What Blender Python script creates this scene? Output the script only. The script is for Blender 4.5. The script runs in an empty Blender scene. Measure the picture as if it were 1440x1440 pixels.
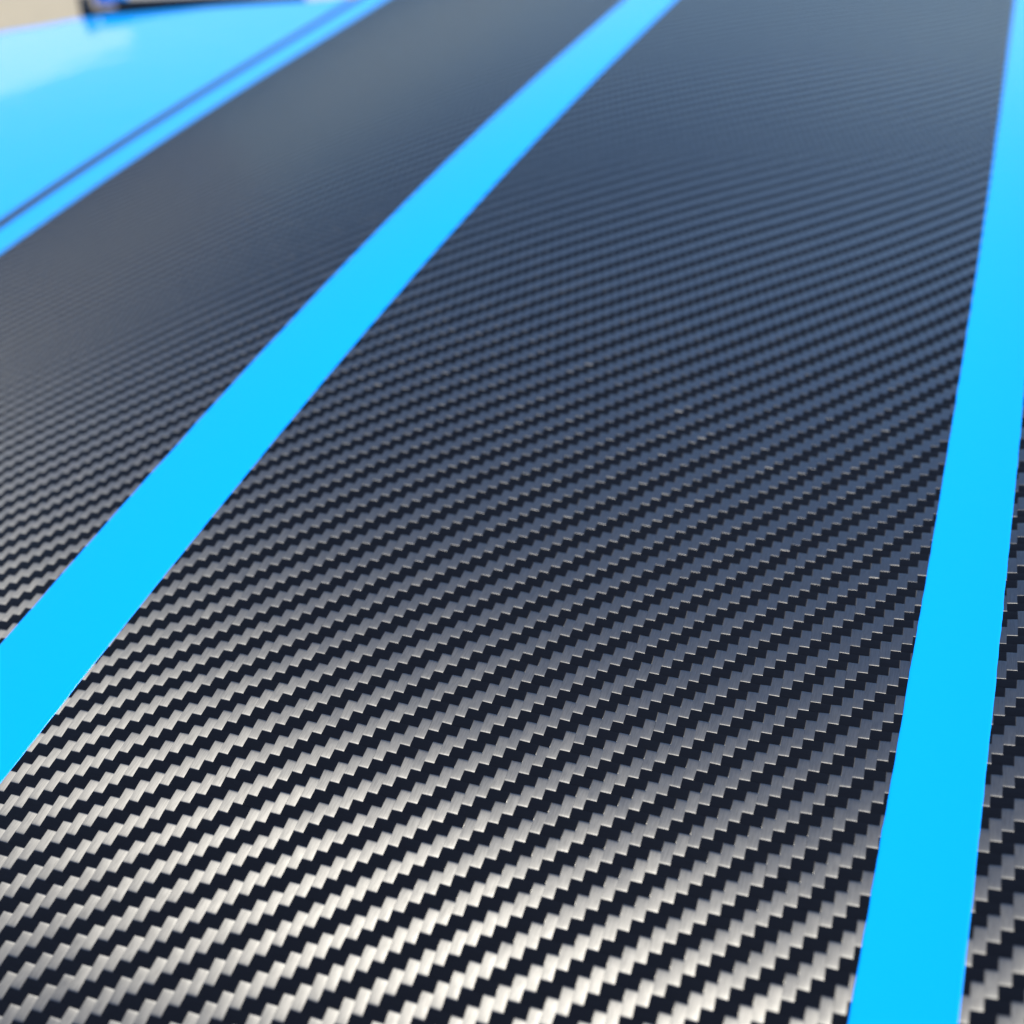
import bpy, math, random
import numpy as np
from mathutils import Matrix, Vector

rng = np.random.default_rng(7)
S = 0.0016                       # one fibre tow is 1.6 mm wide; lengths below are in tows
HZ = 1.0                         # height of the bonnet above the ground (m)
scene = bpy.context.scene

# ------------------------------------------------------------------ camera
PITCH, YAW, ROLL = 0.832630803, -0.363281195, -0.00219728765
CAM = np.array([50.5230670, 103.214720, 100.455953])
# the bonnet's own axes (x across, y along, z off its middle) turned into the world's: it slopes a little
_U = np.array([-.10, .15, .98]); _U /= np.linalg.norm(_U)
_X = np.array([1., 0, 0]) - _U[0] * _U; _X /= np.linalg.norm(_X)
WR = np.array([_X, np.cross(_U, _X), _U])
OFF = np.array([0., 160., 0.])          # world origin lies under the middle of the picture
cy, sy = math.cos(YAW), math.sin(YAW)
fwd = np.array([sy * math.cos(PITCH), cy * math.cos(PITCH), -math.sin(PITCH)])
rgt = np.array([cy, -sy, 0.0])
upv = np.cross(rgt, fwd)
r2 = rgt * math.cos(ROLL) + upv * math.sin(ROLL)
u2 = -rgt * math.sin(ROLL) + upv * math.cos(ROLL)
cd = bpy.data.cameras.new('camera')
cam = bpy.data.objects.new('camera', cd)
scene.collection.objects.link(cam)
M = Matrix.Identity(4)
wr2, wu2, wf2, wcam = WR @ r2, WR @ u2, WR @ fwd, WR @ (CAM - OFF) * S
for i in range(3):
    M[i][0], M[i][1], M[i][2] = wr2[i], wu2[i], -wf2[i]
    M[i][3] = wcam[i] + (HZ if i == 2 else 0)
cam.matrix_world = M
cd.sensor_width = 36.0
cd.lens = 1705.284 / 1440 * 36.0
cd.clip_start, cd.clip_end = 0.004, 500.0
cd.dof.use_dof = True
cd.dof.focus_distance = 119 * S
cd.dof.aperture_fstop = 13.5
scene.camera = cam

# ------------------------------------------------------------------ sky and sun
SUN = Vector(WR @ np.array([0.29, 0.43, 0.82])).normalized()
w = bpy.data.worlds.new('World'); scene.world = w
w.use_nodes = True
nt = w.node_tree
sky = nt.nodes.new('ShaderNodeTexSky')
sky.sky_type = 'NISHITA'; sky.sun_disc = False
sky.sun_elevation = math.asin(SUN.z)
sky.sun_rotation = math.atan2(SUN.x, SUN.y)
sky.air_density, sky.dust_density, sky.ozone_density = 1.0, 0.0, 6.0
bg = nt.nodes['Background']; bg.inputs['Strength'].default_value = 0.15
nt.links.new(sky.outputs[0], bg.inputs[0])
ld = bpy.data.lights.new('sun', 'SUN'); ld.energy = 5.0; ld.angle = math.radians(0.5)
ld.color = (1.0, 0.93, 0.79)
so = bpy.data.objects.new('sun', ld); scene.collection.objects.link(so)
so.rotation_euler = SUN.to_track_quat('Z', 'Y').to_euler()
so.location = (0, 0, 5)
vs = scene.view_settings
vs.view_transform = 'Standard'; vs.look = 'None'; vs.gamma = 1.0; vs.use_curve_mapping = False
vs.exposure = 0.6

# ------------------------------------------------------------------ helpers
THETA, QV = 0.0470698660, 1.18576042      # the weave is turned a little; its pitch along the bonnet is longer
CT, ST = math.cos(THETA), math.sin(THETA)
EA, EB, EC, ED, EE, EF = -30.8842819, -17.7625445, 63.4491148, 71.4329681, -124.250493, -134.407545
# slopes of the bonnet across (x) and along (y), integrated to a surface; arc lengths are the coordinates
XT = np.linspace(-320, 300, 6201); YT = np.linspace(-100, 620, 7201)


def _psi(x): return -(2.8722370e-3 * (x - 50.1045355) - 46.0230964e-6 * x ** 2 - 4.85246975e-7 * x ** 3)
def _phi(y): return 0.134330368e-3 * y - 4.32209670e-6 * y ** 2 + 0.696503481e-8 * y ** 3


PSI = _psi(np.clip(XT, -140, 100)) * np.where(XT > 100, np.exp(-(XT - 100) / 40), 1)
PHI = _phi(np.clip(YT, 60, 470))
TWIST = -2.47546221e-4


def _table(t, a):
    c, z = np.cumsum(np.cos(a)) * .1, np.cumsum(np.sin(a)) * .1
    return c - np.interp(0, t, c), z - np.interp(0, t, z)


XX, XZ = _table(XT, PSI); YY, YZ = _table(YT, PHI)


def surf(x, y):
    x = np.asarray(x, float); y = np.asarray(y, float)
    return np.stack([np.interp(x, XT, XX) + 0 * y, np.interp(y, YT, YY) + 0 * x,
                     np.interp(y, YT, YZ) + np.interp(x, XT, XZ) + TWIST * x * y], -1)


def lift(x, y, h):
    e = .25
    P = surf(x, y)
    n = np.cross(surf(x + e, y) - P, surf(x, y + e) - P)
    n /= np.linalg.norm(n, axis=-1, keepdims=True)
    return P + n * np.asarray(h)[..., None]


def world(P):
    Q = ((np.array(P, float) - OFF) @ WR.T) * S
    Q[..., 2] += HZ
    return Q


def make(name, verts, faces, mat, parent=None, smooth=True, kind=None):
    """verts (n,3) in metres, faces (m,4) int array of quads (or list of tuples)"""
    me = bpy.data.meshes.new(name)
    if isinstance(faces, np.ndarray):
        n, m = len(verts), len(faces)
        me.vertices.add(n); me.vertices.foreach_set('co', np.ascontiguousarray(verts, np.float32).ravel())
        me.loops.add(m * 4); me.loops.foreach_set('vertex_index', np.ascontiguousarray(faces, np.int32).ravel())
        me.polygons.add(m)
        me.polygons.foreach_set('loop_start', np.arange(m, dtype=np.int32) * 4)
        me.update(calc_edges=True)
    else:
        me.from_pydata([tuple(v) for v in verts], [], faces); me.update()
    me.polygons.foreach_set('use_smooth', np.full(len(me.polygons), smooth))
    me.materials.append(mat)
    o = bpy.data.objects.new(name, me)
    scene.collection.objects.link(o)
    o.parent = parent
    if kind: o['kind'] = kind
    return o


def grid_faces(nr, nc):
    a = (np.arange(nr - 1)[:, None] * nc + np.arange(nc - 1)[None, :]).ravel()
    return np.stack([a, a + 1, a + nc + 1, a + nc], 1)


def empty(name, label=None, cat=None, loc=(0, 0, 0), parent=None):
    o = bpy.data.objects.new(name, None); scene.collection.objects.link(o)
    o.location = loc; o.parent = parent
    o.empty_display_size = .05
    if label: o['label'] = label
    if cat: o['category'] = cat
    return o


def material(name, base, rough, **kw):
    m = bpy.data.materials.new(name); m.use_nodes = True
    b = m.node_tree.nodes['Principled BSDF']
    b.inputs['Base Color'].default_value = (*base, 1)
    b.inputs['Roughness'].default_value = rough
    for k, v in kw.items():
        b.inputs[k.replace('_', ' ')].default_value = v
    return m, m.node_tree, b


def noise_bump(nt, b, scale, strength, dist, coat=True):
    tc = nt.nodes.new('ShaderNodeTexCoord')
    n = nt.nodes.new('ShaderNodeTexNoise'); n.inputs['Scale'].default_value = scale
    n.inputs['Detail'].default_value = 3
    bu = nt.nodes.new('ShaderNodeBump'); bu.inputs['Strength'].default_value = strength
    bu.inputs['Distance'].default_value = dist
    nt.links.new(tc.outputs['Object'], n.inputs['Vector'])
    nt.links.new(n.outputs['Fac'], bu.inputs['Height'])
    nt.links.new(bu.outputs['Normal'], b.inputs['Normal'])
    if coat: nt.links.new(bu.outputs['Normal'], b.inputs['Coat Normal'])


# ------------------------------------------------------------------ materials
def fibre_material(name, tangent, rough, spec, coat, aniso):
    m, t, b = material(name, (0.003, 0.003, 0.004), rough, Anisotropic=aniso, Specular_IOR_Level=spec, IOR=2.0,
                      Coat_Weight=coat, Coat_Roughness=0.2, Coat_IOR=1.6)
    cv = t.nodes.new('ShaderNodeCombineXYZ')
    for k in range(3): cv.inputs[k].default_value = tangent[k]
    t.links.new(cv.outputs[0], b.inputs['Tangent'])
    # faint uneven resin: roughness wanders a little from place to place
    tc = t.nodes.new('ShaderNodeTexCoord')
    n = t.nodes.new('ShaderNodeTexNoise'); n.inputs['Scale'].default_value = 900; n.inputs['Detail'].default_value = 2
    mr = t.nodes.new('ShaderNodeMapRange')
    mr.inputs['To Min'].default_value = rough - .05; mr.inputs['To Max'].default_value = rough + .05
    t.links.new(tc.outputs['Object'], n.inputs['Vector'])
    t.links.new(n.outputs['Fac'], mr.inputs['Value'])
    t.links.new(mr.outputs['Result'], b.inputs['Roughness'])
    # fine strands along the tow: gloss wanders from strand to strand
    mp = t.nodes.new('ShaderNodeMapping')
    mp.inputs['Scale'].default_value = (7000, 500, 500) if name == 'fibre_lengthwise' else (500, 7000, 500)
    st = t.nodes.new('ShaderNodeTexNoise'); st.inputs['Scale'].default_value = 1; st.inputs['Detail'].default_value = 3
    sr = t.nodes.new('ShaderNodeMapRange')
    sr.inputs['From Min'].default_value = .3; sr.inputs['From Max'].default_value = .7
    sr.inputs['To Min'].default_value = spec * .84; sr.inputs['To Max'].default_value = spec * 1.18
    t.links.new(tc.outputs['Object'], mp.inputs['Vector']); t.links.new(mp.outputs[0], st.inputs['Vector'])
    t.links.new(st.outputs['Fac'], sr.inputs['Value']); t.links.new(sr.outputs['Result'], b.inputs['Specular IOR Level'])
    return m


M_WARP = fibre_material('fibre_lengthwise', WR @ (CT, ST, 0), 0.455, 0.46, 0.36, 0.94)
M_WEFT = fibre_material('fibre_crosswise', WR @ (-ST, CT, 0), 0.50, 0.06, 0.12, 1.0)
M_BASE, _, _ = material('film_backing', (0.01, 0.01, 0.012), 0.6)
M_PIN, _, _ = material('pinstripe_film', (0.015, 0.016, 0.02), 0.45)
M_BLUE, t, b = material('blue_paint', (0.0, 0.29, 0.86), 0.45, Specular_IOR_Level=0.1, Coat_Weight=0.85, Coat_Roughness=0.04, Coat_IOR=1.5)
noise_bump(t, b, 60, 0.06, 0.002)
M_TAPE, t, b = material('blue_tape', (0.0, 0.28, 0.88), 0.2, IOR=1.33)
noise_bump(t, b, 220, 0.05, 0.0006)
M_RUBBER, t, b = material('black_rubber', (0.012, 0.012, 0.013), 0.45)
noise_bump(t, b, 300, 0.1, 0.001, False)

# ------------------------------------------------------------------ car
car = empty('car', 'glossy bright blue car with black woven carbon fibre film stripes along its bonnet', 'car', (0, 0, 0))

# bonnet skin under the film, its left edge rolled down into the shut line
hx = np.concatenate([np.array([EF - 1.95, EF - 1.94, EF - 1.88, EF - 1.75, EF - 1.6, EF - 1.4]), np.linspace(EE - 2, EE + 2, 5), np.linspace(EE + 6, 125, 60)])
hz = np.concatenate([np.array([-1.5, -.5, -.30, -.23, -.22, -.22]), np.full(65, -.22)])
hy = np.concatenate([[94, 94.5, 97], np.linspace(100, 482, 90), [486, 487.5, 488]])
yd = np.concatenate([[-12, -2.5, -.6], np.zeros(90), [-.6, -2.5, -12]])
X, Y = np.meshgrid(hx, hy)
make('hood_panel', world(lift(X, Y, hz[None, :] + yd[:, None])).reshape(-1, 3), grid_faces(*X.shape), M_BLUE, car)


# ---- woven film
def clamp_quads(x, y, h, x0, x1, y0, y1):
    nr, nc = x.shape
    f = grid_faces(nr, nc)
    ins = ((x > x0) & (x < x1) & (y > y0) & (y < y1)).ravel()
    keep = ins[f].any(1)
    f = f[keep]
    if len(f) == 0: return None
    used, inv = np.unique(f.ravel(), return_inverse=True)
    xs = np.clip(x.ravel()[used], x0, x1); ys = y.ravel()[used]
    return world(lift(xs, ys, h.ravel()[used])), inv.reshape(-1, 4)


H = 0.052                                        # half height of the weave
SS = np.array([-1.05, -1.0, -.93, -.78, -.6, -.35, .35, .6, .78, .93, 1.0, 1.05, 2.0])
ZZ = np.array([.1, .70, .85, .91, .97, 1.0, 1.0, .97, .91, .85, .70, .1, -1.0])
CU = np.array([-.50, -.44, 0, .44, .50])
CZ = np.array([-.016, -.004, 0, -.004, -.016])
U_OFF, V_OFF = 0.0, 0.0


def tow(idx, lo, hi, centre0, lengthwise, box):
    """one tow: idx its number, floats centred at centre0 + 4k along it"""
    k = np.arange(math.floor((lo - centre0) / 4) - 1, math.ceil((hi - centre0) / 4) + 2)
    along = (centre0 + 4 * k)[:, None] + SS[None, :]
    jit = 1 + rng.normal(0, .04, (len(k), 1))
    z = H * ZZ[None, :] * jit + rng.normal(0, .002, (len(k), 1))
    tilt = rng.normal(0, .006, (len(k), 1)) * SS[None, :] * (SS[None, :] < 1.5)
    z = (z + tilt).ravel(); along = along.ravel()
    A = np.repeat(along[:, None], len(CU), 1)
    B = idx + np.repeat(CU[None, :], len(along), 0) + (rng.normal(0, .006, len(k)).repeat(len(SS)))[:, None]
    h = z[:, None] + CZ[None, :]
    if lengthwise: u, v = B + U_OFF, A + V_OFF
    else: u, v = A + U_OFF, B + V_OFF
    x, y = CT * u - ST * v * QV, ST * u + CT * v * QV
    x, y = (x + .11 * np.sin(.075 * x + .052 * y + 1) + .07 * np.sin(.19 * y - .12 * x) + .03 * np.sin(.9 * y + .35 * x),
            y + .12 * np.sin(.066 * y - .081 * x + 2) + .07 * np.sin(.17 * x + .13 * y) + .03 * np.sin(.8 * x - .4 * y))
    r = clamp_quads(x, y, h, *box)
    if r is None: return None
    V, F = r
    if not lengthwise: F = F[:, ::-1]
    return V, np.ascontiguousarray(F[:, ::-1])


def inv_uv(x, y):
    return CT * x + ST * y - U_OFF, (-ST * x + CT * y) / QV - V_OFF


# phase of the weave: the lower right corner of one float, measured on the bonnet
_ux, _uy = 62.81, 149.40
_u, _v = CT * _ux + ST * _uy, (-ST * _ux + CT * _uy) / QV
_i = round(_u - .5); U_OFF = _u - (_i + .5)
V_OFF = _v - (_i - .5) - 4 * round((_v - _i) / 4)


def carbon_panel(x0, x1, y0, y1, n_cross, label):
    gx = np.linspace(x0, x1, max(3, int((x1 - x0) / 3))); gy = np.linspace(y0, y1, 130)
    X, Y = np.meshgrid(gx, gy)
    p = make('carbon_panel', world(lift(X, Y, np.full(X.shape, -.185))).reshape(-1, 3), grid_faces(*X.shape), M_BASE, car)
    p['label'] = label
    cu, cv = inv_uv(np.array([x0, x1, x0, x1]), np.array([y0, y0, y1, y1]))
    box = (x0, x1, y0, y1)
    for i in range(math.floor(cu.min()), math.ceil(cu.max()) + 1):
        # v where column i crosses the panel
        vs_ = []
        for xe in (x0, x1): vs_.append((CT * (i + U_OFF) - xe) / ST / QV - V_OFF)
        lo = max(min(vs_) - 5, cv.min()); hi = min(max(vs_) + 5, cv.max())
        if hi <= lo: continue
        r = tow(i, lo, hi, i + .5, True, box)
        if r is None: continue
        make('lengthwise_tow', r[0], r[1], M_WARP, p)
    rest_v, rest_f, off, n = [], [], 0, 0
    for j in range(math.floor(cv.min()), math.ceil(cv.max()) + 1):
        r = tow(j, cu.min(), cu.max(), j - 2.5, False, box)
        if r is None: continue
        n += 1
        if n <= n_cross: make('crosswise_tow', r[0], r[1], M_WEFT, p)
        else:
            rest_v.append(r[0]); rest_f.append(r[1] + off); off += len(r[0])
    if rest_v:
        make('crosswise_weave', np.concatenate(rest_v), np.concatenate(rest_f), M_WEFT, p, kind='stuff')
    return p


carbon_panel(EB - .4, EC + .4, 104, 470, 190, 'wide middle panel of black twill carbon film between the two blue stripes')
carbon_panel(EE, EA + .4, 130, 480, 75, 'left panel of black twill carbon film beside the thin pinstripe')
carbon_panel(ED - .4, ED + 26, 122, 330, 35, 'narrow right hand strip of black twill carbon film at the frame edge')


# ---- blue stripes laid over the weave
def stripe(xa, xb, label):
    ys = np.arange(99, 483, 0.8)
    prof = np.array([0, .012, .05, .3]); pz = np.array([.0, .095, .108, .11])
    mid = np.linspace(.8, (xb - xa) - .8, 7)
    def wob():
        a = rng.normal(0, 1, len(ys) + 6)
        return np.convolve(a, np.ones(3) / 3, 'same')[3:-3] * .035
    wl, wr = wob()[:, None], wob()[:, None]
    L = xa + prof[None, :] + wl
    Rr = xb - prof[None, ::-1] + wr
    X = np.concatenate([L, np.repeat((xa + mid)[None, :], len(ys), 0), Rr], 1)
    Z = np.concatenate([pz, np.full(7, .11), pz[::-1]])[None, :].repeat(len(ys), 0)
    Y = np.repeat(ys[:, None], X.shape[1], 1)
    o = make('blue_stripe', world(lift(X, Y, Z)).reshape(-1, 3), grid_faces(*X.shape), M_TAPE, car)
    o['label'] = label


stripe(EA, EB, 'left bright blue stripe crossing the picture diagonally')
stripe(EC, ED, 'right bright blue stripe near the right frame edge')

# ---- thin dark pinstripe by the bonnet's left edge
ys = np.arange(99, 483, 3.0)
px = np.array([-1.9, -1.8, 0, 2.3, 2.4]) + EF
X, Y = np.meshgrid(px, ys)
o = make('pinstripe', world(lift(X, Y, np.array([-.2, -.13, -.12, -.13, -.2])[None, :].repeat(len(ys), 0))).reshape(-1, 3),
         grid_faces(*X.shape), M_PIN, car)
o['label'] = 'thin dark pinstripe along the left edge of the bonnet'

# ---- wing beside the bonnet, beyond the dark shut line
WX = EF - 2.1


def wing(t, y):
    t = np.asarray(t, float)
    tt = t[..., None] * ((np.arange(16) + .5) / 16)
    s = -.16 - .0002 * tt
    base = surf(np.full(t.shape, WX), np.asarray(y, float))
    return base + np.stack([-np.cos(s).mean(-1) * t, 0 * t, np.sin(s).mean(-1) * t], -1)


by = np.array([30, 230, 320, 380, 402, 408, 417, 423, 429, 433, 436, 441.])
bt = np.array([140, 134, 128, 118, 111, 99, 90, 69, 45, 24, 9, 2.])
wy = np.concatenate([np.linspace(96, 350, 60), np.linspace(353, 440.5, 60)])
tmax = np.interp(wy, by, bt)
ker = np.ones(5) / 5
tmax = np.convolve(np.pad(tmax, 2, 'edge'), ker, 'valid')
fr = np.linspace(0, 1, 40)
rows = []
for y, T in zip(wy, tmax):
    head = [wing(np.array(0.0), np.array(y)) + np.array([-dx, 0, dz]) for dx, dz in ((0, -1.6), (.01, -.5), (.06, -.30), (.2, -.22))]
    tt = .4 + fr * (T - .4)
    top = wing(tt, np.full(tt.shape, y)) + np.array([0, 0, -.2])
    e = top[-1]; R = 2.5
    # roll the outer edge over and down
    nx, ny = (-.8, .6) if y < 405 else (-.4, .92)
    roll = [e + np.array([nx * R * math.sin(a), ny * R * math.sin(a), -R * (1 - math.cos(a))]) for a in np.linspace(.2, 1.45, 7)]
    skirt = [roll[-1] + np.array([nx * .5, ny * .5, -25]), roll[-1] + np.array([nx * 3, ny * 3, -160])]
    rows.append(np.concatenate([np.array(head), top, np.array(roll), np.array(skirt)]))
G = np.array(rows)
o = make('wing_panel', world(G).reshape(-1, 3), grid_faces(*G.shape[:2])[:, ::-1].copy(), M_BLUE, car)

# ---- black rubber trim standing behind the wing, with a sliver of blue body in it
trim = empty('rear_trim', parent=car)
trim['label'] = 'black rubber trim along the far edge of the wing'


def bar(name, a, b, wdt, hgt, up, mat, parent):
    """rounded bar from a to b (tows)"""
    a, b, up = np.array(a, float), np.array(b, float), np.array(up, float)
    d = (b - a) / np.linalg.norm(b - a); up = up - d * (up @ d); up /= np.linalg.norm(up); sd = np.cross(d, up)
    ang = np.linspace(0, 2 * math.pi, 13)[:-1]
    sec = [(math.copysign(abs(math.cos(q)) ** .5, math.cos(q)) * wdt / 2, math.copysign(abs(math.sin(q)) ** .5, math.sin(q)) * hgt / 2) for q in ang]
    V = [a + sd * s + up * h for s, h in sec] + [b + sd * s + up * h for s, h in sec]
    F = [(i, (i + 1) % 12, 12 + (i + 1) % 12, 12 + i) for i in range(12)] + [tuple(range(11, -1, -1)), tuple(range(12, 24))]
    return make(name, world(np.array(V)), F, mat, parent)


W0 = np.array([-220., 420, -85.5]); W1 = np.array([-132., 447, -79.5])
dW = (W1 - W0) / np.linalg.norm(W1 - W0); back = np.array([-dW[1], dW[0], 0.])
bar('seal', W0, W1, 3, 3.2, (0, 0, 1), M_RUBBER, trim)
bar('post', W0 + (0, 0, -1), W0 + back * 2 + np.array([0, 0, 5.5]), 4, 4, back, M_RUBBER, trim)
bar('upper_seal', W0 + dW * 11 + (0, 0, 3.0), W0 + dW * 74 + (0, 0, 3.0), 2.6, 3.0, (0, 0, 1), M_RUBBER, trim)
bar('body_corner', W0 + dW * 3 + back * 4 + (0, 0, 3.5), W0 + dW * 13 + back * 4 + (0, 0, 3.5), 4, 4, (0, 0, 1), M_TAPE, trim)

# ------------------------------------------------------------------ wall and ground
M_WALL, t, b = material('cream_render', (0.42, 0.36, 0.27), 0.9)
noise_bump(t, b, 25, 0.3, 0.01, False)
M_REFLECTOR, t, b = material('reflector_white', (0.78, 0.78, 0.76), 0.6)  # white of the added board that brightens the wing's reflection
wall = empty('wall', 'cream rendered wall topped by an unseen white board added for its reflection in the wing, beyond the car at the top left corner', 'wall', (-1.8, -1.0, 0))


def box(name, lo, hi, mat, parent):
    import bmesh
    bm = bmesh.new(); bmesh.ops.create_cube(bm, size=1)
    lo, hi = Vector(lo), Vector(hi)
    for v in bm.verts:
        v.co = Vector([(lo[k] + hi[k]) / 2 + v.co[k] * (hi[k] - lo[k]) for k in range(3)])
    bmesh.ops.bevel(bm, geom=bm.edges[:], offset=.008, segments=2, affect='EDGES')
    me = bpy.data.meshes.new(name); bm.to_mesh(me); bm.free(); me.materials.append(mat)
    o = bpy.data.objects.new(name, me); scene.collection.objects.link(o); o.parent = parent
    return o


box('render_face', (-.2, -4, 0), (0, 3.25, 1.15), M_WALL, wall)
box('added_reflector_board', (-.23, -4.02, 1.153), (.03, 3.2, 1.37), M_REFLECTOR, wall)  # out of view; added so a white band reflects in the wing

M_GND, t, b = material('pale_concrete', (0.30, 0.29, 0.27), 0.9)
noise_bump(t, b, 120, 0.5, 0.006, False)
n = 100.0
make('ground', np.array([(-n, -n, 0), (n, -n, 0), (n, n, 0), (-n, n, 0)]), [(0, 1, 2, 3)], M_GND, None, False, 'structure')
